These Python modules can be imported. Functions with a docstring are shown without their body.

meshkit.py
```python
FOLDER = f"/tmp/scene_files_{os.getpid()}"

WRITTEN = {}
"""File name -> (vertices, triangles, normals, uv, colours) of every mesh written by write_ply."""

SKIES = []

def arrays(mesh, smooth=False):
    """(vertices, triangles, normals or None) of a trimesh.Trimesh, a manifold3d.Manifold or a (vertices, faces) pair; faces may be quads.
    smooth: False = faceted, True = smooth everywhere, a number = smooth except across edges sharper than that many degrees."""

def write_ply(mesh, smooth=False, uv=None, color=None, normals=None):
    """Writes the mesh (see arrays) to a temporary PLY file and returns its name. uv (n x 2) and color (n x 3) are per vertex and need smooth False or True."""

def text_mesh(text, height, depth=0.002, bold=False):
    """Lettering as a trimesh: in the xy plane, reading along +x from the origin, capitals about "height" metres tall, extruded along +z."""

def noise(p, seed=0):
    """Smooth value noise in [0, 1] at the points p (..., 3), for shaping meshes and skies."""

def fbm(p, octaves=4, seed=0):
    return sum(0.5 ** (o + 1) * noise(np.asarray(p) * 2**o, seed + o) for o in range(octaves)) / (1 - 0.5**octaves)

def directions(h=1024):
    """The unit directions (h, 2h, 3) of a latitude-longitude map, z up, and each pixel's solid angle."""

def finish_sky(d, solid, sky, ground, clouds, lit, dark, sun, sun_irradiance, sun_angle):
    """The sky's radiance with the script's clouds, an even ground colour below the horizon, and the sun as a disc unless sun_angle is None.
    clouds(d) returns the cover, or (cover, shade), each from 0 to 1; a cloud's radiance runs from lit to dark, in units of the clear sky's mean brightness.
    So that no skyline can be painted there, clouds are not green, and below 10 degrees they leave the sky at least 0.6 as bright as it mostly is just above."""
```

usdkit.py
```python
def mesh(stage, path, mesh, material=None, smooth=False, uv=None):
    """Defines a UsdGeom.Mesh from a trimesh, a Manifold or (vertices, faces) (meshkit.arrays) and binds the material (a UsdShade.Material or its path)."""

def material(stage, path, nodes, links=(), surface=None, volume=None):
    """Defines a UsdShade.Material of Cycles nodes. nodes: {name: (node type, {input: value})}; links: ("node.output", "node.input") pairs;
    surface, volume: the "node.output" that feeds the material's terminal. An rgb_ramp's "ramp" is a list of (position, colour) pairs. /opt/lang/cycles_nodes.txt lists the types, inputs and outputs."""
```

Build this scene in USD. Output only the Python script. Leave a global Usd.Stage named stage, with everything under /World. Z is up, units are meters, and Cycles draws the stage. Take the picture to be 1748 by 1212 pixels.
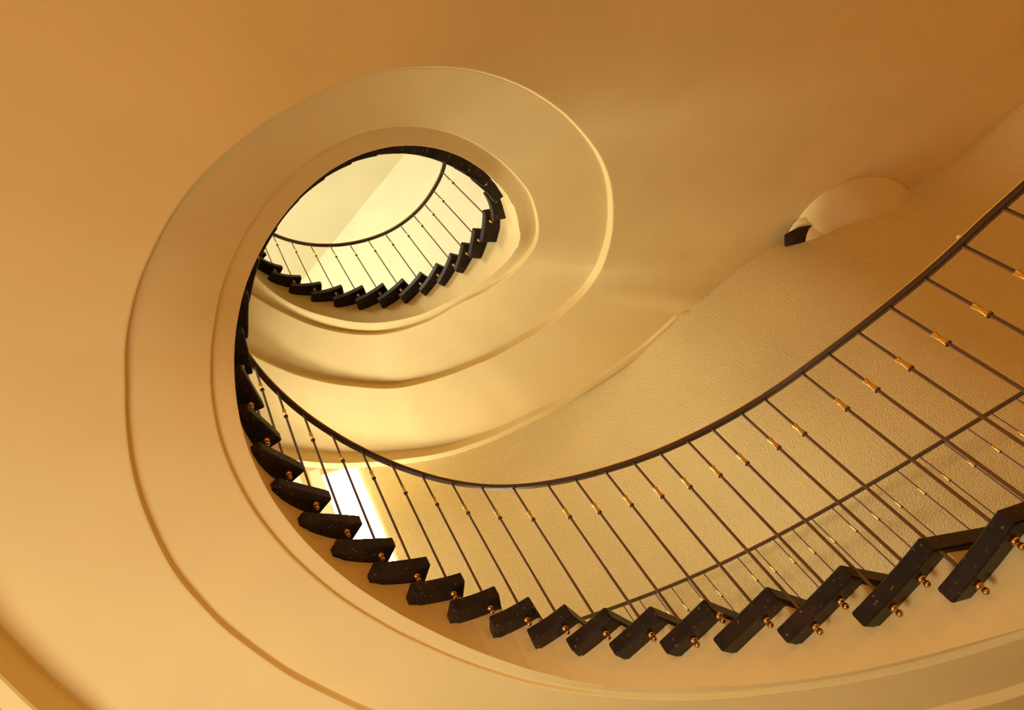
import math, random
import numpy as np, trimesh, usdkit, meshkit
from scipy.interpolate import CubicSpline, PchipInterpolator
from pxr import Usd, UsdGeom, UsdLux, UsdShade, Gf, Sdf, Vt

stage = Usd.Stage.CreateInMemory()
UsdGeom.SetStageUpAxis(stage, UsdGeom.Tokens.z)
UsdGeom.SetStageMetersPerUnit(stage, 1.0)
UsdGeom.Xform.Define(stage, '/World')
stage.SetDefaultPrim(stage.GetPrimAtPath('/World'))

# ------------------------------------------------------------------ camera
EYE = 1.6
F_PX = 1251.56
CR = np.array([0.903532, 0.0, -0.428521])      # camera right in the world
CD = np.array([-0.257471, 0.799372, -0.542875])  # camera down
CF = np.array([0.342548, 0.600836, 0.722258])    # camera forward
cam = UsdGeom.Camera.Define(stage, '/World/camera')
cam.CreateHorizontalApertureAttr(36.0)
cam.CreateVerticalApertureAttr(36.0 * 1212 / 1748)
cam.CreateFocalLengthAttr(36.0 * F_PX / 1748)
cam.CreateClippingRangeAttr(Gf.Vec2f(0.05, 200))
cam.CreateExposureAttr(0.12)
m = Gf.Matrix4d(*CR, 0, *(-CD), 0, *(-CF), 0, 0, 0, EYE, 1)
cam.AddTransformOp().Set(m)

# ------------------------------------------------------------------ lights
def rect_light(name, pos, target, w, h, color, intensity):
    L = UsdLux.RectLight.Define(stage, '/World/' + name)
    L.CreateWidthAttr(w); L.CreateHeightAttr(h)
    L.CreateColorAttr(Gf.Vec3f(*color)); L.CreateIntensityAttr(intensity)
    p = np.array(pos, float); z = p - np.array(target, float); z /= np.linalg.norm(z)
    x = np.cross([0, 0, 1.0], z)
    x = np.array([1.0, 0, 0]) if np.linalg.norm(x) < 1e-6 else x / np.linalg.norm(x)
    y = np.cross(z, x)
    L.AddTransformOp().Set(Gf.Matrix4d(*x, 0, *y, 0, *z, 0, *p, 1))
    return L

def sphere_light(name, pos, r, color, intensity):
    L = UsdLux.SphereLight.Define(stage, '/World/' + name)
    L.CreateRadiusAttr(r); L.CreateColorAttr(Gf.Vec3f(*color)); L.CreateIntensityAttr(intensity)
    L.AddTranslateOp().Set(Gf.Vec3d(*pos))
I_HALL, I_STAIR, I_UP, I_LAMP, I_PANE, I_GLOW, I_FILL = 11.0, 44.0, 12.0, 79.0, 6.0, 10.0, 1.6
DAY, WARM = (1.0, 0.97, 0.88), (1.0, 0.43, 0.07)
# daylight source out of view, low on the left; lights the left soffit
rect_light('unseen_left_light', (-2.6, 2.2, 0.7), (-1.1, 4.8, 3.3), 2.0, 1.6, DAY, I_HALL)
# unseen daylight source, placed to light the upper hall
rect_light('unseen_upper_light', (-2.6, 2.0, 12.2), (2.4, 5.4, 12.2), 3.0, 2.6, DAY, I_UP)
# unseen daylight source at the far left, lights the bands and outer wall
rect_light('unseen_stair_light', (-4.6, 7.9, 6.8), (2.6, 4.4, 6.2), 2.4, 1.3, DAY, I_STAIR)
rect_light('unseen_stucco_light', (-0.55, 6.1, 6.2), (3.0, 6.35, 6.0), 0.7, 1.8, DAY, I_GLOW)  # unseen, placed to brighten the stucco beside the glowing pane
# added daylight fill, low on the right, brightens the right stucco
rect_light('added_fill_light', (4.3, -3.2, 1.0), (6.0, 3.4, 2.2), 1.6, 2.0, DAY, I_FILL)
# warm lamps out of view behind the camera, tint the soffit orange
for i, p in enumerate([(-1.6, -2.8, 2.6), (2.2, -3.2, 2.6), (6.4, -1.2, 1.7)]):
    sphere_light('unseen_warm_lamp_%d' % (i + 1), p, 0.18, WARM, I_LAMP * (0.8 if i == 2 else 1.0))

# ------------------------------------------------------------------ materials
LOOKS = '/World/Looks/'
UsdGeom.Scope.Define(stage, '/World/Looks')
def plaster(name, col, rough, bumps, var=0.04):
    nodes = {
        'tc': ('geometry', {}),
        'n1': ('noise_texture', {'scale': 1.3, 'detail': 4.0}),
        'rmp': ('rgb_ramp', {'ramp': [(0.3, tuple(c * (1 - var) for c in col)), (0.7, tuple(min(1, c * (1 + var)) for c in col))]}),
        'p': ('principled_bsdf', {'roughness': rough, 'specular_ior_level': 0.25}),
    }
    links = [('tc.position', 'n1.vector'), ('n1.fac', 'rmp.fac'), ('rmp.color', 'p.base_color')]
    prev = None
    for i, (sc, det, dist, st) in enumerate(bumps):
        nodes['b%d' % i] = ('noise_texture', {'scale': sc, 'detail': det, 'roughness': 0.55})
        nodes['bm%d' % i] = ('bump', {'strength': st, 'distance': dist})
        links += [('tc.position', 'b%d.vector' % i), ('b%d.fac' % i, 'bm%d.height' % i)]
        if prev: links.append((prev, 'bm%d.normal' % i))
        prev = 'bm%d.normal' % i
    if prev: links.append((prev, 'p.normal'))
    return usdkit.material(stage, LOOKS + name, nodes, links, surface='p.BSDF')

COL = (0.80, 0.615, 0.255)
M = {}
M['plaster'] = plaster('smooth_plaster', COL, 0.75, [(2.2, 2.0, 0.02, 0.25)])
M['stucco'] = plaster('rough_stucco', COL, 0.85, [(78.0, 3.0, 0.015, 1.0), (2.0, 2.0, 0.02, 0.2)])
M['cream'] = plaster('cream_paint', (0.87, 0.81, 0.52), 0.8, [(3.0, 2.0, 0.01, 0.2)])
M['stone'] = usdkit.material(stage, LOOKS + 'dark_tread_stone', {
    'tc': ('geometry', {}),
    'n': ('noise_texture', {'scale': 9.0, 'detail': 5.0}),
    'r': ('rgb_ramp', {'ramp': [(0.35, (0.010, 0.005, 0.002)), (0.6, (0.022, 0.011, 0.005)), (0.8, (0.05, 0.022, 0.008))]}),
    'v': ('voronoi_texture', {'scale': 42.0, 'randomness': 1.0}),
    'vn': ('noise_texture', {'scale': 24.0, 'detail': 3.0}),
    'mr': ('map_range', {'from_min': 0.0, 'from_max': 0.26, 'to_min': 1.0, 'to_max': 0.0, 'clamp': True}),
    'mr2': ('map_range', {'from_min': 0.44, 'from_max': 0.58, 'to_min': 0.0, 'to_max': 1.0, 'clamp': True}),
    'mm': ('math', {'math_type': 'multiply'}),
    'mx': ('mix', {'mix_type': 'mix', 'color2': (0.30, 0.19, 0.11)}),
    'p': ('principled_bsdf', {'roughness': 0.5, 'specular_ior_level': 0.28}),
    'b': ('bump', {'strength': 0.25, 'distance': 0.004}),
}, [('tc.position', 'n.vector'), ('tc.position', 'v.vector'), ('tc.position', 'vn.vector'), ('n.fac', 'r.fac'), ('v.distance', 'mr.value'), ('vn.fac', 'mr2.value'),
    ('mr.result', 'mm.value1'), ('mr2.result', 'mm.value2'), ('mm.value', 'mx.fac'), ('r.color', 'mx.color1'), ('mx.color', 'p.base_color'),
    ('n.fac', 'b.height'), ('b.normal', 'p.normal')], surface='p.BSDF')
def metal(name, col, rough, metallic=1.0):
    return usdkit.material(stage, LOOKS + name, {
        'tc': ('geometry', {}), 'n': ('noise_texture', {'scale': 60.0, 'detail': 2.0}),
        'mr': ('map_range', {'from_min': 0.3, 'from_max': 0.7, 'to_min': rough * 0.85, 'to_max': rough * 1.2}),
        'p': ('principled_bsdf', {'base_color': col, 'metallic': metallic})},
        [('tc.position', 'n.vector'), ('n.fac', 'mr.value'), ('mr.result', 'p.roughness')], surface='p.BSDF')
M['brass'] = metal('polished_brass', (0.93, 0.62, 0.16), 0.2)
M['old_brass'] = metal('aged_brass', (0.62, 0.32, 0.10), 0.3)
M['bronze'] = metal('brown_bronze', (0.17, 0.10, 0.055), 0.38, 0.6)
M['rail'] = metal('dark_bronze', (0.085, 0.042, 0.018), 0.35, 0.4)
M['floor'] = plaster('floor_stone', (0.40, 0.26, 0.13), 0.5, [(6.0, 2.0, 0.005, 0.2)])
M['frame'] = plaster('window_frame_paint', (0.88, 0.78, 0.52), 0.5, [])
M['pane'] = usdkit.material(stage, LOOKS + 'glowing_white_pane', {
    'e': ('emission', {'color': (1.0, 0.95, 0.80), 'strength': I_PANE})}, surface='e.emission')  # emissive pane makes the white patch beside the cream jamb

# ------------------------------------------------------------------ naming helpers
used = {}
def numbered(name, parent):
    k = (parent, name); n = used.get(k, 0); used[k] = n + 1
    return name if n == 0 else '%s_%03d' % (name, n)
def tag(p, label=None, cat=None, group=None, kind=None):
    for k, v in (('label', label), ('category', cat), ('group', group), ('kind', kind)):
        if v: p.SetCustomDataByKey(k, v)
    return p
def thing(name, label=None, cat=None, group=None, kind=None):
    x = UsdGeom.Xform.Define(stage, '/World/' + numbered(name, '/World'))
    return tag(x.GetPrim(), label, cat, group, kind)
def obj(name, mesh, mat, parent=None, smooth=False):
    base = '/World' if parent is None else str(parent.GetPath())
    g = usdkit.mesh(stage, base + '/' + numbered(name, base), mesh, M[mat], smooth=smooth)
    g.CreateDoubleSidedAttr(True)
    return g.GetPrim()

# ------------------------------------------------------------------ the stair's plan and heights
# inner line of the balusters: (step number, x, y); heights are counted from the eye
PATH = np.array([(-3, 2.231, 1.043), (-2.5, 2.230, 1.207), (-2, 2.215, 1.365), (-1.5, 2.191, 1.518), (-1, 2.165, 1.666), (-0.5, 2.139, 1.810), (0, 2.112, 1.950), (0.5, 2.076, 2.086), (1, 2.015, 2.219), (1.5, 1.934, 2.345), (2, 1.843, 2.460), (2.5, 1.753, 2.563), (3, 1.665, 2.654), (3.5, 1.580, 2.736), (4, 1.500, 2.812), (4.5, 1.423, 2.881), (5, 1.351, 2.943), (5.5, 1.281, 2.999), (6, 1.214, 3.047), (6.5, 1.148, 3.089), (7, 1.084, 3.123), (7.5, 1.020, 3.150), (8, 0.955, 3.169), (8.5, 0.890, 3.181), (9, 0.824, 3.184), (9.5, 0.756, 3.180), (10, 0.687, 3.168), (10.5, 0.617, 3.148), (11, 0.548, 3.122), (11.5, 0.479, 3.090), (12, 0.413, 3.052), (12.5, 0.349, 3.009), (13, 0.288, 2.961), (13.5, 0.232, 2.908), (14, 0.181, 2.852), (14.5, 0.135, 2.792), (15, 0.096, 2.729), (15.5, 0.063, 2.664), (16, 0.039, 2.597), (16.5, 0.022, 2.529), (17, 0.012, 2.460), (17.5, 0.011, 2.391), (18, 0.019, 2.322), (18.5, 0.035, 2.254), (19, 0.060, 2.188), (19.5, 0.093, 2.124), (20, 0.136, 2.063), (20.5, 0.186, 2.005), (21, 0.244, 1.952), (21.5, 0.309, 1.903), (22, 0.380, 1.859), (22.5, 0.458, 1.820), (23, 0.541, 1.788), (23.5, 0.628, 1.763), (24, 0.720, 1.746), (24.5, 0.816, 1.736), (25, 0.916, 1.735), (25.5, 1.018, 1.743), (26, 1.123, 1.762), (26.5, 1.229, 1.790), (27, 1.337, 1.829), (27.5, 1.446, 1.877), (28, 1.556, 1.935), (28.5, 1.667, 2.002), (29, 1.779, 2.078), (29.5, 1.890, 2.164), (30, 2.000, 2.257), (30.5, 2.106, 2.359), (31, 2.206, 2.469), (31.5, 2.297, 2.586), (32, 2.361, 2.711), (32.5, 2.386, 2.843), (33, 2.379, 2.975), (33.5, 2.352, 3.103), (34, 2.318, 3.220), (34.5, 2.286, 3.324), (35, 2.253, 3.418), (35.5, 2.213, 3.509), (36, 2.166, 3.596), (36.5, 2.111, 3.680), (37, 2.049, 3.759), (37.5, 1.980, 3.833), (38, 1.904, 3.900), (38.5, 1.821, 3.959), (39, 1.733, 4.011), (39.5, 1.640, 4.055), (40, 1.544, 4.091), (40.5, 1.445, 4.119), (41, 1.345, 4.138), (41.5, 1.245, 4.149), (42, 1.145, 4.151), (42.5, 1.048, 4.144), (43, 0.953, 4.127), (43.5, 0.862, 4.101), (44, 0.777, 4.065), (44.5, 0.697, 4.020), (45, 0.625, 3.964), (45.5, 0.561, 3.898), (46, 0.506, 3.821), (46.5, 0.462, 3.734), (47, 0.429, 3.635), (47.5, 0.409, 3.526)])
Z0, RISE = 0.67202, 0.144798
low = np.array([(s, 2.233 + 0.004 * (-3 - s), 1.044 + 0.318 * (s + 3)) for s in np.arange(-10.0, -3.0, 0.5)])
PATH = np.vstack([low, PATH])
_x, _y = CubicSpline(PATH[:, 0], PATH[:, 1]), CubicSpline(PATH[:, 0], PATH[:, 2])
S_LO, S_HI = -9.5, 47.4
def inner(s): return np.stack([_x(s), _y(s)], -1)
def normal(s):
    d = np.stack([_x(s, 1), _y(s, 1)], -1); d = d / np.linalg.norm(d, axis=-1, keepdims=True)
    return np.stack([d[..., 1], -d[..., 0]], -1)
def step_len(s): return np.hypot(_x(s, 1), _y(s, 1))
def zs(s): return EYE + Z0 + RISE * np.asarray(s, float)
def pt(s, n, dz):
    s = np.asarray(s, float); n = np.broadcast_to(n, s.shape)
    P = inner(s) + normal(s) * n[..., None]
    return np.concatenate([P, (zs(s) + dz)[..., None]], -1)
def lerp(*kv): return PchipInterpolator([k for k, _ in kv], [v for _, v in kv], extrapolate=False)
def curve(*kv):
    f = lerp(*kv); lo, hi = kv[0], kv[-1]
    return lambda s: np.where(np.asarray(s) <= lo[0], lo[1], np.where(np.asarray(s) >= hi[0], hi[1], f(np.clip(s, lo[0], hi[0]))))
nA = curve((-10, .06), (6, .06), (10, .06), (14, .072), (18, .066), (22, .085), (24.5, .10), (28, .095), (31, .06), (32, .05), (33.4, .115), (35, .088), (36.4, .057), (37.6, .057), (39, .089), (41, .105), (43, .08), (44.5, .085), (48, .1))
dA = curve((-10, -.24), (5, -.24), (7, -.28), (18, -.28), (21, -.22), (30.5, -.22), (32, -.30), (33.5, -.40), (48, -.40))
nB = curve((-10, .155), (8, .15), (10, .14), (13, .155), (16, .165), (19, .182), (21, .214), (24.3, .238), (28, .225), (30.5, .205), (31.9, .20), (33.2, .258), (34.8, .24), (36, .185), (37.2, .132), (39, .189), (41, .242), (43, .218), (44.3, .205), (46, .26))
dB = curve((-10, -.27), (3, -.27), (6, -.30), (10, -.32), (19, -.32), (22, -.28), (24, -.26), (30, -.26), (32, -.36), (33.5, -.43), (48, -.43))
nC = curve((-10, .64), (8, .62), (12.4, .60), (15, .588), (18.5, .54), (20, .585), (22, .625), (23.8, .622), (26, .645), (28, .69), (30, .738), (31.3, .775), (32.3, .84), (33.1, .937), (33.8, 1.01), (34.9, 1.075), (36, 1.04), (37.5, .953), (39, .905), (40.8, .912), (42.2, .84), (43.8, .77), (46, .70))
dC = curve((-10, -.42), (18, -.42), (21, -.50), (24, -.54), (30, -.54), (33, -.55), (48, -.55))
stepB = curve((-10, .03), (30, .03), (34, .05), (48, .05))
stepC = curve((-10, .05), (22, .045), (30, .05), (34, .09), (48, .09))
rail_h = curve((-10, 1.0), (20, 1.0), (33.5, 1.2), (48, 1.2))

# plan of the rough stucco wall that runs round the outside
WALLP = np.array([(10.2, -3.2), (10.1, -1.0), (9.73, 0.63), (8.53, 1.67), (7.83, 2.34), (7.37, 2.80), (6.90, 3.14), (6.14, 3.37), (5.48, 3.58), (4.92, 3.95), (4.42, 4.45), (4.02, 5.0), (3.45, 5.72), (2.6, 6.36), (1.6, 6.68), (0.35, 6.70)])
_u = np.r_[0, np.cumsum(np.linalg.norm(np.diff(WALLP, axis=0), axis=1))]
_wx, _wy = CubicSpline(_u, WALLP[:, 0]), CubicSpline(_u, WALLP[:, 1])
UW = np.linspace(0, _u[-1], 1200)
WXY = np.stack([_wx(UW), _wy(UW)], -1)
WT = np.stack([_wx(UW, 1), _wy(UW, 1)], -1); WT /= np.linalg.norm(WT, axis=1, keepdims=True)
WN = np.stack([-WT[:, 1], WT[:, 0]], -1)         # towards the stair
def wall_hit(P, d):
    """distance from P along the plan direction d to the wall line"""
    q = WXY - P; c = q[:, 0] * d[1] - q[:, 1] * d[0]; k = np.where(c[:-1] * c[1:] <= 0)[0]
    r = [(WXY[i] - P) @ d for i in k if (WXY[i] - P) @ d > 0]
    return min(r) if r else 9.0
# outer edge of the soffit: absolute points where the photograph looks past it, else an offset
SE = 35.2
def ray(px, py): return CR * (px - 874) / F_PX + CD * (py - 606) / F_PX + CF
def on_wall(px, py, k=1.0):
    dd = ray(px, py); az = dd[:2] / np.linalg.norm(dd[:2])
    r = wall_hit(np.zeros(2), az) * k
    return np.array([*(az * r), EYE + r * dd[2] / np.linalg.norm(dd[:2])])
def c_lip(s): return pt(np.array(float(s)), float(nC(s)) + .012, float(dC(s)))
def outer_raw(s):
    s = float(s)
    if s <= 15.2:
        n = float(np.interp(s, [-10, 2, 5, 9, 12, 14, 15.2], [3.0, 3.0, 2.75, 2.0, 1.5, 1.30, 1.265]))
        P = inner(np.array(s)); d = normal(np.array(s)); n = min(n, wall_hit(P, d) - 0.16)
        return np.array([*(P + d * n), float(zs(s)) - .48])
    n = float(np.interp(s, [SE, 36, 36.7, 37.4, 38.5, 40.2, 41.3, 42.2, 43.6, 47], [2.35, 2.27, 2.16, 2.066, 1.955, 1.90, 1.82, 1.766, 1.714, 1.62]))
    P = inner(np.array(s)); d = normal(np.array(s))
    return np.array([*(P + d * n), float(zs(s)) - .60])
_K, _V = [], []
for k in (13.5, 14.3, 15.2): _K.append(k); _V.append(outer_raw(k))
for k, n in ((16, 1.255), (17, 1.27), (18.5, 1.33)): _K.append(k); _V.append(pt(np.array(float(k)), n, -.48))
for k, v in ((20, (-1.75, 1.1, 3.1)), (22, (-1.9, .0, 3.45)), (24, (-1.0, -1.6, 3.75)), (26, (1.3, -2.8, 3.95)), (27.6, (4.4, -3.1, 4.2)), (29.0, (8.2, -2.4, 4.35))): _K.append(k); _V.append(np.array(v) + [0, 0, EYE])
_jp = np.array([on_wall(*p) for p in ((2150, -190), (1900, 33), (1748, 168), (1650, 254), (1570, 325), (1450, 366), (1345, 402), (1250, 473), (1195, 517))])
_ju = np.array([np.argmin(np.linalg.norm(WXY - j[:2], axis=1)) for j in _jp]) * (_u[-1] / (len(WXY) - 1))
_jz = np.polynomial.Polynomial.fit(_ju, _jp[:, 2], 3, w=[.5, 1, 2, 2, 2, 1, 4, 2, 3])
_AZ = PchipInterpolator([29.8, 30.4, 31.0, 31.6, 32.2, 32.8, 33.4, 34.0, 34.5, 34.9], [-18, -9, -4, -.5, 2.5, 5, 7.2, 9.8, 13, 18])
for k in (30.2, 30.6, 31.0, 31.4, 31.8, 32.2, 32.6, 33.0, 33.4, 33.8, 34.2, 34.6, 34.9):
    c = c_lip(k); az = math.radians(float(_AZ(k))); d2 = np.array([math.cos(az), math.sin(az)]); r = wall_hit(c[:2], d2)
    q = c[:2] + d2 * r; u = np.argmin(np.linalg.norm(WXY - q, axis=1)) * (_u[-1] / (len(WXY) - 1))
    J = np.r_[q, float(_jz(max(u, _ju[0])))]
    _K.append(k); _V.append(c + (J - c) * 1.08)
for k in (SE, 36, 37): _K.append(k); _V.append(outer_raw(k))
_O = PchipInterpolator(_K, np.array(_V))
def outer_edge(s): return outer_raw(s) if (s <= 15.2 or s >= SE) else _O(float(s))

# ------------------------------------------------------------------ mesh helpers
def grid(rows):
    """rows: list of (k,3) arrays of one length -> quad strip mesh"""
    R_ = np.array(rows); a, b = R_.shape[:2]
    v = R_.reshape(-1, 3); i = np.arange(a * b).reshape(a, b)
    f = np.stack([i[:-1, :-1], i[1:, :-1], i[1:, 1:], i[:-1, 1:]], -1).reshape(-1, 4)
    return v, f
def fix(v, f):
    v = np.asarray(v, float); f = np.asarray(f)
    if f.shape[1] == 4: f = np.vstack([f[:, [0, 1, 2]], f[:, [0, 2, 3]]])
    t = trimesh.Trimesh(v, f, process=True); 
    return t
def closed(v, f):
    t = fix(v, f); trimesh.repair.fix_normals(t); return t
def sweep(rings, caps=True):
    """rings: (k, m, 3) closed profiles along a path -> closed mesh"""
    R_ = np.array(rings); k, m = R_.shape[:2]
    v = R_.reshape(-1, 3); i = np.arange(k * m).reshape(k, m); j = np.roll(i, -1, axis=1)
    f = np.stack([i[:-1], i[1:], j[1:], j[:-1]], -1).reshape(-1, 4)
    f = np.vstack([f[:, [0, 1, 2]], f[:, [0, 2, 3]]])
    if caps:
        c0, c1 = len(v), len(v) + 1
        v = np.vstack([v, R_[0].mean(0), R_[-1].mean(0)])
        f = np.vstack([f, np.stack([i[0], j[0], np.full(m, c0)], -1), np.stack([j[-1], i[-1], np.full(m, c1)], -1)])
    return closed(v, f)
def lathe(profile, seg=12):
    a = np.linspace(0, 2 * np.pi, seg, endpoint=False)
    rings = [np.stack([r * np.cos(a), r * np.sin(a), np.full(seg, z)], -1) for r, z in profile]
    return sweep(rings)
def box(lo, hi):
    lo, hi = np.array(lo, float), np.array(hi, float)
    b = trimesh.creation.box(hi - lo); b.apply_translation((lo + hi) / 2); return b

# ------------------------------------------------------------------ room shell
top_floor = 12.5 + EYE
JPX = [(2150, -190), (1900, 33), (1748, 168), (1650, 254), (1570, 325), (1450, 366), (1345, 402), (1250, 473), (1195, 517)]
def wall_mesh():
    JP = np.array([on_wall(*p) for p in JPX])
    ju = [_u[-1] * np.argmin(np.linalg.norm(WXY - j[:2], axis=1)) / (len(WXY) - 1) for j in JP]
    us = np.linspace(0, _u[-1], 300); rows = []
    for u in us:
        x, y = float(_wx(u)), float(_wy(u)); past = u - ju[-1]
        top = float(np.interp(u, ju, JP[:, 2])) + .45
        if past > -.25: top = min(EYE + 8.2, top + (past + .25) * 6)
        zz = np.linspace(0, top, 40)
        rows.append(np.c_[np.repeat([[x, y]], len(zz), 0), zz])
    # give it thickness
    return fix(*grid(rows))
w = obj('wall_right', wall_mesh(), 'stucco', smooth=True); tag(w, kind='structure', label='rough stucco wall curving round the outside of the stair')

# upper hall: flat cream wall and ceiling above the well
a, b = np.array([3.69, 5.18]), np.array([1.70, 7.05]); d = (b - a) / np.linalg.norm(b - a); nrm = np.array([d[1], -d[0]])
if nrm @ (a) < 0: nrm = -nrm
p0, p1 = a - d * 4.5, b + d * 6.0
def slab(p, q, off, z0_, z1_):
    o = nrm * off
    c = [np.r_[p, z0_], np.r_[q, z0_], np.r_[q, z1_], np.r_[p, z1_]]
    e = [np.r_[p + o, z0_], np.r_[q + o, z0_], np.r_[q + o, z1_], np.r_[p + o, z1_]]
    return trimesh.convex.convex_hull(np.array(c + e))
tag(obj('wall_back', slab(p0, p1, 0.25, EYE + 7.6, top_floor), 'cream'), kind='structure', label='cream wall of the upper hall seen through the stair eye')
tag(obj('ceiling', box((-7, -6, top_floor), (9, 14, top_floor + .2)), 'cream'), kind='structure', label='cream ceiling above the stair well')
tag(obj('floor', box((-8, -7, -.2), (9, 9, 0)), 'floor'), kind='structure', label='stone floor of the entrance hall')
tag(obj('wall_left', box((-7.2, -7, 0), (-7, 12, top_floor)), 'plaster'), kind='structure')
tag(obj('wall_front', box((-7, -6.2, 0), (9, -6, top_floor)), 'plaster'), kind='structure')
tag(obj('wall_far', box((-7, 11.0, 0), (1.5, 11.2, top_floor)), 'plaster'), kind='structure')

# ------------------------------------------------------------------ staircase
SS = np.arange(S_LO, S_HI + 1e-6, 0.1)
stair = thing('spiral_staircase', 'sweeping plaster spiral staircase with stepped soffit and dark stone treads', 'staircase')
def band(fns, s=SS): return fix(*grid([np.stack([P for P in [pt(np.array(x), n, dz) for n, dz in fns(x)]]) for x in s]))
def front(t): return float(np.interp(t, [-10, 20, 24, 33, 36, 48], [.47, .47, .30, .30, .42, .42]))
# stringer: its top follows the treads
def stringer():
    rows = []
    for t in range(-9, 48):
        for x in (t - front(t) + .10, t, t + .3, t + 1 - front(t + 1) + .0999):
            top = zs(t) + .05 - zs(x)
            rows.append(np.stack([pt(np.array(x), float(nA(x)), top), pt(np.array(x), float(nA(x)), float(dA(x)) * .5), pt(np.array(x), float(nA(x)), float(dA(x)))]))
    return fix(*grid(rows))
obj('stringer', stringer(), 'plaster', stair, smooth=40)
def moulding(x):
    a_, b_, da, db, sb = float(nA(x)), float(nB(x)), float(dA(x)), float(dB(x)), float(stepB(x))
    up = max(db + sb, da - .012) if db + sb > da else db + sb
    r = .006
    return [(a_, da), (a_ + r, da - r * .6), (a_ + (b_ - a_) * .5, (da + up) / 2 - r * .3), (b_ - .012, up), (b_ - .002, up - .006), (b_, db + .006), (b_ + .006, db)]
obj('edge_moulding', band(moulding), 'plaster', stair, smooth=35)
def wide(x):
    b_, c_, db, dc, sc = float(nB(x)), float(nC(x)), float(dB(x)), float(dC(x)), float(stepC(x))
    up = dc + sc
    q = [(b_ + .006, db)] + [(b_ + .006 + (c_ - .02 - b_ - .006) * k, db + (up - db) * k) for k in (.25, .5, .75, 1.0)]
    return q + [(c_ - .006, up - .004), (c_, up - .016), (c_, dc + .012), (c_ + .004, dc + .003), (c_ + .012, dc)]
obj('wide_band', band(wide), 'plaster', stair, smooth=35)
def soffit():
    rows = []
    for x in np.arange(S_LO, S_HI + 1e-6, .1):
        a_ = pt(np.array(x), float(nC(x)) + .012, float(dC(x))); e = outer_edge(x)
        rows.append(np.array([a_ + (e - a_) * k for k in np.linspace(0, 1, 13)]))
    v, f = grid(rows)
    return fix(v, f)
obj('soffit', soffit(), 'plaster', stair, smooth=True)
def beam(s0, s1, far=False):
    rows = []
    S_ = np.arange(s0, s1, .1); E_ = np.array([outer_edge(x) for x in S_])
    tg = np.gradient(E_[:, :2], axis=0); tg /= np.linalg.norm(tg, axis=1, keepdims=True); on = np.stack([tg[:, 1], -tg[:, 0]], -1)
    for x, e, o in zip(S_, E_, on):
        o = np.r_[o, 0]; zz = np.array([0, 0, 1.0]); dp = float(np.interp(x, [36, 37, 40, 43], [.03, .04, .11, .175])) if far else .2
        rows.append(np.array([e - o * .01, e - zz * .008, e - zz * (dp - .01) + o * .004, e - zz * dp + o * .012, e - zz * dp + o * .085, e - zz * (dp - .01) + o * .1, e + zz * .75 + o * .1]))
    return fix(*grid(rows))
obj('outer_beam', beam(S_LO, 30.3), 'plaster', stair, smooth=35)
obj('outer_beam', beam(34.5, S_HI, True), 'plaster', stair, smooth=35)

# plaster end face that closes the upper end of the flight
def end_face():
    s_ = S_HI; low_ = [pt(np.array(s_), float(nA(s_)), float(dA(s_)))] + [pt(np.array(s_), n, dz) for n, dz in moulding(s_)[1:]] + [pt(np.array(s_), n, dz) for n, dz in wide(s_)[1:]] + [outer_edge(s_), outer_edge(s_) - [0, 0, .17], outer_edge(s_) + np.r_[normal(np.array(s_)) * .1, -.17]]
    low_ = np.array(low_); up_ = low_.copy(); up_[:, 2] = float(zs(s_)) + .03
    return fix(*grid([low_, up_]))
obj('end_face', end_face(), 'plaster', stair)

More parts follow.
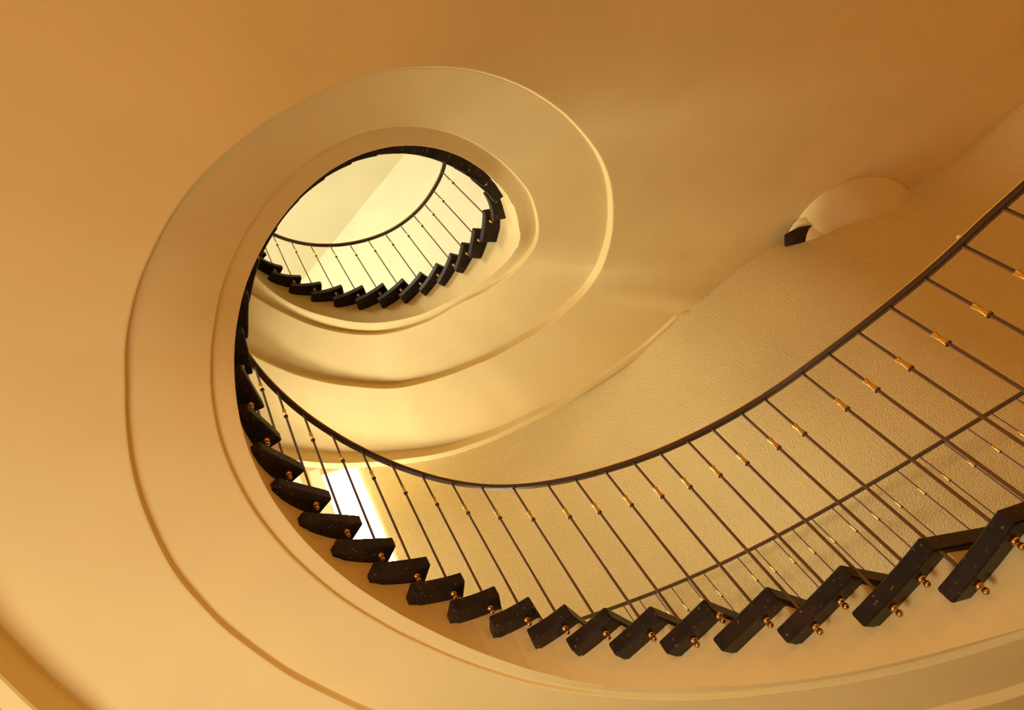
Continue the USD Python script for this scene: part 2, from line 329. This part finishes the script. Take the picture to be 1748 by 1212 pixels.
# treads, bolts and risers
BAL = {-3: (-3.18, -2.68), -2: (-2.18, -1.68), -1: (-1.18, -.68), 0: (-.18, .57 - .2), 1: (.99 - .2, 1.49 - .15), 2: (1.92, 2.43), 3: (2.95,), 4: (3.7, 4.27)}
BAL[0] = (-.18, .4); BAL[1] = (.93, 1.45)
def bal_s(t):
    if t in BAL: return BAL[t]
    if t < -3: return (t - .18, t + .32)
    return (float(t),)
BAL = {t: bal_s(t) for t in range(-9, 48)}
BAL[0] = (-.18, .57); BAL[1] = (.99, 1.49); BAL[4] = (3.56, 4.27)
U0, U1 = .025, .09            # tread underside and top over the step's height
def tread_out(t):
    return float(np.interp(t, [-10, 4, 6, 9, 12, 15, 20, 32, 36, 48], [2.7, 2.7, 2.4, 1.8, 1.25, 1.0, 1.05, 1.3, 1.75, 1.55]))
def tread(t):
    s0 = t - front(t)
    si = t + float(np.interp(t, [-9, 0, 4, 5, 6, 8, 9, 10, 12, 14, 17, 20, 22, 24, 26, 28, 30, 32, 33, 34, 36, 48], [.9, .9, .88, 1.04, 1.15, 1.3, 1.42, 1.5, 1.54, 1.6, 1.5, 1.2, 1.12, 1.06, .95, .84, .78, .78, .86, .96, 1.25, 1.3]))
    sc = t + float(np.interp(t, [-9, 0, 4, 5, 6, 9, 12, 20, 22, 24, 28, 32, 33, 34, 36, 48], [.85, .85, .82, .96, 1.03, 1.14, 1.17, 1.12, 1.06, 1.0, .82, .76, .82, .9, 1.18, 1.15]))
    na = -.055; nb = float(np.interp(t, [-9, 3, 9, 11, 13, 16, 18, 20, 22, 24, 26, 28, 31, 36, 46], [-.055, -.055, -.05, -.02, .025, .015, .012, .03, .037, .022, .003, -.015, -.04, -.02, -.005]))
    b_ = .006; k_ = b_ / float(step_len(t)) / (si - s0)
    z0_, z1_ = float(zs(t)) + U0, float(zs(t)) + U1
    out = tread_out(t); rings = []; mid = .06
    KS = [0, k_] + list(np.linspace(0, 1, 8)[1:-1]) + [1 - k_, 1]
    for i, k in enumerate(KS):
        xi, xo = s0 + (si - s0) * k, s0 + (sc - s0) * k
        n0 = na + (nb - na) * k ** float(np.interp(t, [0, 8, 12, 18, 21], [1, 1, 1.6, 2.2, 1.0])); e = b_ if i in (0, len(KS) - 1) else 0
        Pi, Ni, Po, No = inner(np.array(xi)), normal(np.array(xi)), inner(np.array(xo)), normal(np.array(xo))
        I = lambda n, z: [*(Pi + Ni * n), z]
        O = lambda n, z: [*(Po + No * n), z]
        rings.append(np.array([O(mid, z1_ - e), I(n0 + b_ + e, z1_ - e), I(n0 + e, z1_ - b_ - e * .5), I(n0 + e, z0_ + b_ + e * .5), I(n0 + b_ + e, z0_ + e), O(mid, z0_ + e), O(out, z0_ + e), O(out, z1_ - e)]))
    return sweep(rings)
bolt = lathe([(.001, -.047), (.007, -.046), (.0115, -.041), (.013, -.035), (.0115, -.029), (.008, -.0245), (.008, -.021), (.014, -.018), (.0165, -.011), (.0165, -.005), (.014, 0.0), (.006, .004)], 14)
for t in range(-9, 47):
    tr = obj('tread', tread(t), 'stone', stair, smooth=25)
    for s in BAL[t]:
        q = bolt.copy(); P = inner(np.array(s)); q.apply_translation([*P, float(zs(t)) + U0 + .001])
        obj('bolt', q, 'old_brass', tr, smooth=True)
    if t < 46:
        x = t + 1 - front(t + 1) + .12; n_in = float(nA(x)) + .004; out = tread_out(t) - .02
        P, N_ = inner(np.array(x)), normal(np.array(x)); D_ = np.array([-N_[1], N_[0]]) * .012
        z0_, z1_ = float(zs(t)) + U1 - .004, float(zs(t + 1)) + U0 + .004
        c = [np.r_[P + N_ * n + D_ * k, z] for n in (n_in, out) for k in (-1, 1) for z in (z0_, z1_)]
        obj('riser', trimesh.convex.convex_hull(np.array(c)), 'plaster', stair)

# ------------------------------------------------------------------ balustrades
COLLAR = [(.0072, -.0285), (.0118, -.0285), (.0122, -.0255), (.0112, -.022), (.0092, -.008), (.0088, .004), (.0098, .016), (.0116, .025), (.0116, .0285), (.0072, .0285)]
SHADE_RING = lathe([(.006, -.0345), (.0118, -.0345), (.0130, -.0330), (.0130, -.0295), (.0118, -.0283), (.006, -.0283)], 14)  # dark ring stands in for the shaded underside of the collar
def tube(p, q, r, seg=10):
    t = lathe([(r, 0), (r, q[2] - p[2])], seg); t.apply_translation(p); return t
def rail_meshes(C, N_, w_=.018, hgt=.021, cap=.006):
    """C: points on the rail's underside, N_: plan normals; a flat bronze bar and the brass strip on it"""
    bar, strip = [], []
    for c, n in zip(C, N_):
        n = np.r_[n, 0]; z = np.array([0, 0, 1.0]); r = .003
        bar.append(np.array([c + n * a_ + z * b_ for a_, b_ in ((-w_ + r, 0), (w_ - r, 0), (w_, r), (w_, hgt), (-w_, hgt), (-w_, r))]))
        W = w_ + .002
        strip.append(np.array([c + n * a_ + z * b_ for a_, b_ in ((-W, hgt), (W, hgt), (W, hgt + cap * .7), (W - .004, hgt + cap), (-W + .004, hgt + cap), (-W, hgt + cap * .7))]))
    return sweep(bar), sweep(strip)
bal = thing('inner_balustrade', 'bronze balustrade on the treads round the open eye, with brass rail edge and collars', 'balustrade')
RS = np.arange(-9.0, 46.9, .12)
C = np.c_[inner(RS), zs(RS) + rail_h(RS)]
bar, strip = rail_meshes(C, normal(RS))
hr = obj('handrail', bar, 'rail', bal, smooth=40)
scr = trimesh.creation.icosphere(subdivisions=2, radius=.0075); _s = np.array(-2.76); scr.apply_translation([*(inner(_s) - normal(_s) * .012), float(zs(_s)) + 1.030])
obj('joint_screw', scr, 'frame', hr, smooth=True)
obj('brass_edge', strip, 'brass', hr, smooth=40)
def baluster(P, zb, zt, parent, r=.0068, drop=.214, mat='bronze'):
    rg = SHADE_RING.copy(); rg.apply_translation([*P, zt - drop])
    b_ = obj('baluster', trimesh.util.concatenate([tube(np.array([*P, zb]), np.array([*P, zt]), r), rg]), mat, parent, smooth=40)
    c = lathe(COLLAR, 14); c.apply_translation([*P, zt - drop]); obj('collar', c, 'brass', b_, smooth=40)
for t in range(-9, 47):
    for s in BAL[t]:
        if s > 46.6: continue
        zt = float(zs(s) + rail_h(s)) + .004
        baluster(inner(np.array(s)), float(zs(t)) + U1 - .01, zt, bal, drop=.214 * float(rail_h(s)) + .004)

# outer balustrade by the stucco wall
RAIL2 = [(1735, 680), (1691.7, 708), (1649.3, 732.7), (1607, 758), (1569.8, 780.4), (1531.8, 803.4), (1494, 825.4), (1456, 846.5), (1420, 866.4), (1384.5, 886), (1350, 905), (1318.7, 922), (1288, 938.3), (1256.9, 954.4), (1230, 966), (1201, 978.5), (1173, 990.5), (1145.6, 1002), (1118, 1013.5), (1090, 1024.5), (1062, 1034.5), (1035, 1044.5), (1008, 1054)]
pts2 = []
RW = np.array([(7.2, -1.4), (6.85, 0.0), (6.35, 0.95), (5.85, 1.75), (5.35, 2.75), (4.85, 3.65), (4.42, 4.42), (4.02, 5.0), (3.45, 5.72), (2.6, 6.36), (1.6, 6.68)])
_r = np.r_[0, np.cumsum(np.linalg.norm(np.diff(RW, axis=0), axis=1))]
_rs = CubicSpline(_r, RW); RU = np.linspace(0, _r[-1], 1200); RX = _rs(RU); RT = _rs(RU, 1); RT /= np.linalg.norm(RT, axis=1, keepdims=True)
OFFW = RX + np.stack([-RT[:, 1], RT[:, 0]], -1) * .27
for px, py in RAIL2:
    dd = ray(px, py); az = dd[:2] / np.linalg.norm(dd[:2])
    c = OFFW[:, 0] * az[1] - OFFW[:, 1] * az[0]; k = [i for i in np.where(c[:-1] * c[1:] <= 0)[0] if OFFW[i] @ az > 0]
    i = k[0]; r = OFFW[i] @ az
    pts2.append([*OFFW[i], EYE + r * dd[2] / np.linalg.norm(dd[:2])])
pts2 = np.array(pts2)
kk = np.arange(len(pts2))
pts2 = np.stack([np.polyval(np.polyfit(kk, pts2[:, i], 4), np.arange(-3, len(pts2) + 1)) for i in range(3)], -1)
obal = thing('outer_balustrade', 'slimmer far bronze balustrade standing close to the rough stucco wall', 'balustrade')
tg = np.gradient(pts2[:, :2], axis=0); tg /= np.linalg.norm(tg, axis=1, keepdims=True)
cs = [CubicSpline(np.arange(len(pts2)), pts2[:, i]) for i in range(3)]
ii = np.linspace(-.4, len(pts2) - .6, 120); C2 = np.stack([c(ii) for c in cs], -1); T2 = np.stack([cs[0](ii, 1), cs[1](ii, 1)], -1); T2 /= np.linalg.norm(T2, axis=1, keepdims=True)
bar, strip = rail_meshes(C2, np.stack([T2[:, 1], -T2[:, 0]], -1))
hr = obj('handrail', bar, 'rail', obal, smooth=40); obj('brass_edge', strip, 'brass', hr, smooth=40)
for p in pts2:
    baluster(p[:2], p[2] - 1.1, p[2] + .004, obal, drop=.235)

# ------------------------------------------------------------------ glowing pane with a cream jamb, far left
L_, R_w = on_wall(556, 835), on_wall(634, 860)
wd = (R_w - L_)[:2]; wlen = np.linalg.norm(wd); wd /= wlen; wn = np.array([wd[1], -wd[0]])
if wn @ L_[:2] > 0: wn = -wn
def wbox(u0, u1, z0_, z1_, d0, d1):
    c = [np.r_[L_[:2] + wd * u + wn * d_, z] for u in (u0, u1) for d_ in (d0, d1) for z in (z0_, z1_)]
    return trimesh.convex.convex_hull(np.array(c))
win = thing('glowing_pane_1', 'glowing white pane with a cream jamb glimpsed through the bars on the far left', None, kind='structure')
zb, zt_ = 4.2, 8.4
obj('pane', wbox(0, wlen, zb, zt_, -.02, .035), 'pane', win)
for u0, u1 in ((-.13, 0.0),):
    obj('frame', wbox(u0, u1, zb - .1, zt_ + .1, -.05, .07), 'frame', win)
obj('sill', wbox(-.13, wlen, zb - .1, zb, -.05, .09), 'frame', win)

# ------------------------------------------------------------------ another stair's well seen over the wall
sm = stage.GetPrimAtPath('/World/spiral_staircase/soffit')
SV, SF = soffit().vertices, soffit().faces
def on_soffit(px, py, k=1.0):
    o = np.array([0, 0, EYE]); d = ray(px, py)
    a_, e1, e2 = SV[SF[:, 0]], SV[SF[:, 1]] - SV[SF[:, 0]], SV[SF[:, 2]] - SV[SF[:, 0]]
    p_ = np.cross(d, e2); det = (e1 * p_).sum(1); det[np.abs(det) < 1e-12] = 1e-12
    tv = o - a_; u = (tv * p_).sum(1) / det; q = np.cross(tv, e1); v = (q * d).sum(1) / det; t = (e2 * q).sum(1) / det
    ok = (u >= -1e-6) & (v >= -1e-6) & (u + v <= 1 + 1e-6) & (t > 0)
    t = t[ok].min() if ok.any() else np.linalg.norm(on_wall(px, py) - o) / np.linalg.norm(d) * 1.05
    return o + d * t * k
well = thing('second_staircase', 'glimpse of another stair, curved soffit and one dark tread peeping over the stucco wall', 'staircase')
def curve2d(P, n=24):
    P = np.array(P, float); u = np.r_[0, np.cumsum(np.linalg.norm(np.diff(P, axis=0), axis=1))]
    f = PchipInterpolator(u, P); return f(np.linspace(0, u[-1], n))
def plate(up, lo, k_up, k_lo, rim=.03):
    U = np.array([on_soffit(*p, k_up) for p in curve2d(up)]); 
    Lq = [on_wall(*p, 1.035) for p in curve2d(lo)]
    Lq = np.array(Lq); z = np.array([0, 0, rim])
    rows = [U + (Lq - U) * k for k in np.linspace(0, 1, 6)]
    ring = np.array(rows)                       # (6, n, 3)
    top = ring + z
    return sweep([np.vstack([ring[:, i], top[::-1, i]]) for i in range(ring.shape[1])])
LIP = [(1352, 396), (1366, 375), (1385, 352), (1410, 331), (1450, 311.5), (1480, 304.5), (1510, 303.5), (1535, 312), (1552, 324), (1567, 338)]
NAR = [(1350, 398), (1366, 377), (1385, 368), (1405, 363.5), (1425, 363.5), (1440, 369), (1450, 377)]
TRD = [(1342, 404), (1358, 394.5), (1375, 388), (1390, 384.6), (1405, 384.6)]
obj('wide_band', plate(LIP, [(1352, 440), (1400, 430), (1450, 410), (1500, 395), (1540, 380), (1580, 352)], .994, 1), 'plaster', well, smooth=30)
obj('edge_moulding', plate(NAR, [(1350, 440), (1385, 440), (1420, 430), (1452, 400)], .988, 1), 'plaster', well, smooth=30)
obj('stringer', plate([(1398, 385.5), (1408, 385), (1418, 388), (1426, 394)], [(1385, 440), (1395, 440), (1410, 440), (1428, 430)], .984, 1), 'plaster', well, smooth=30)
obj('tread', plate(TRD, [(1342, 440), (1358, 440), (1372, 440), (1384, 420), (1391, 420)], .972, 1), 'stone', well, smooth=30)

# added frames round two of the unseen area lights
def light_frame(name, pos, target, w_, h_, label):
    z = np.array(pos, float) - np.array(target, float); z /= np.linalg.norm(z)
    x = np.cross([0, 0, 1.0], z); x /= np.linalg.norm(x); y = np.cross(z, x); t_ = .07
    wn_ = thing(name, label, None, kind='structure')
    for cx, cy, sx_, sy_ in ((0, h_ / 2 + t_ / 2, w_ + 2 * t_, t_), (0, -h_ / 2 - t_ / 2, w_ + 2 * t_, t_), (-w_ / 2 - t_ / 2, 0, t_, h_), (w_ / 2 + t_ / 2, 0, t_, h_)):
        b = trimesh.creation.box((sx_, sy_, .09)); T_ = np.eye(4); T_[:3, :3] = np.stack([x, y, z], 1); T_[:3, 3] = np.array(pos) + x * cx + y * cy + z * .03
        b.apply_transform(T_); obj('frame', b, 'frame', wn_)
light_frame('added_frame_2', (-0.55, 6.1, 6.2), (3.0, 6.35, 6.0), 0.7, 1.8, 'narrow added frame round an unseen light beyond the stair')
light_frame('added_frame_3', (-4.6, 7.9, 6.8), (2.6, 4.4, 6.2), 2.4, 1.3, 'wide added frame round an unseen light at the far left')
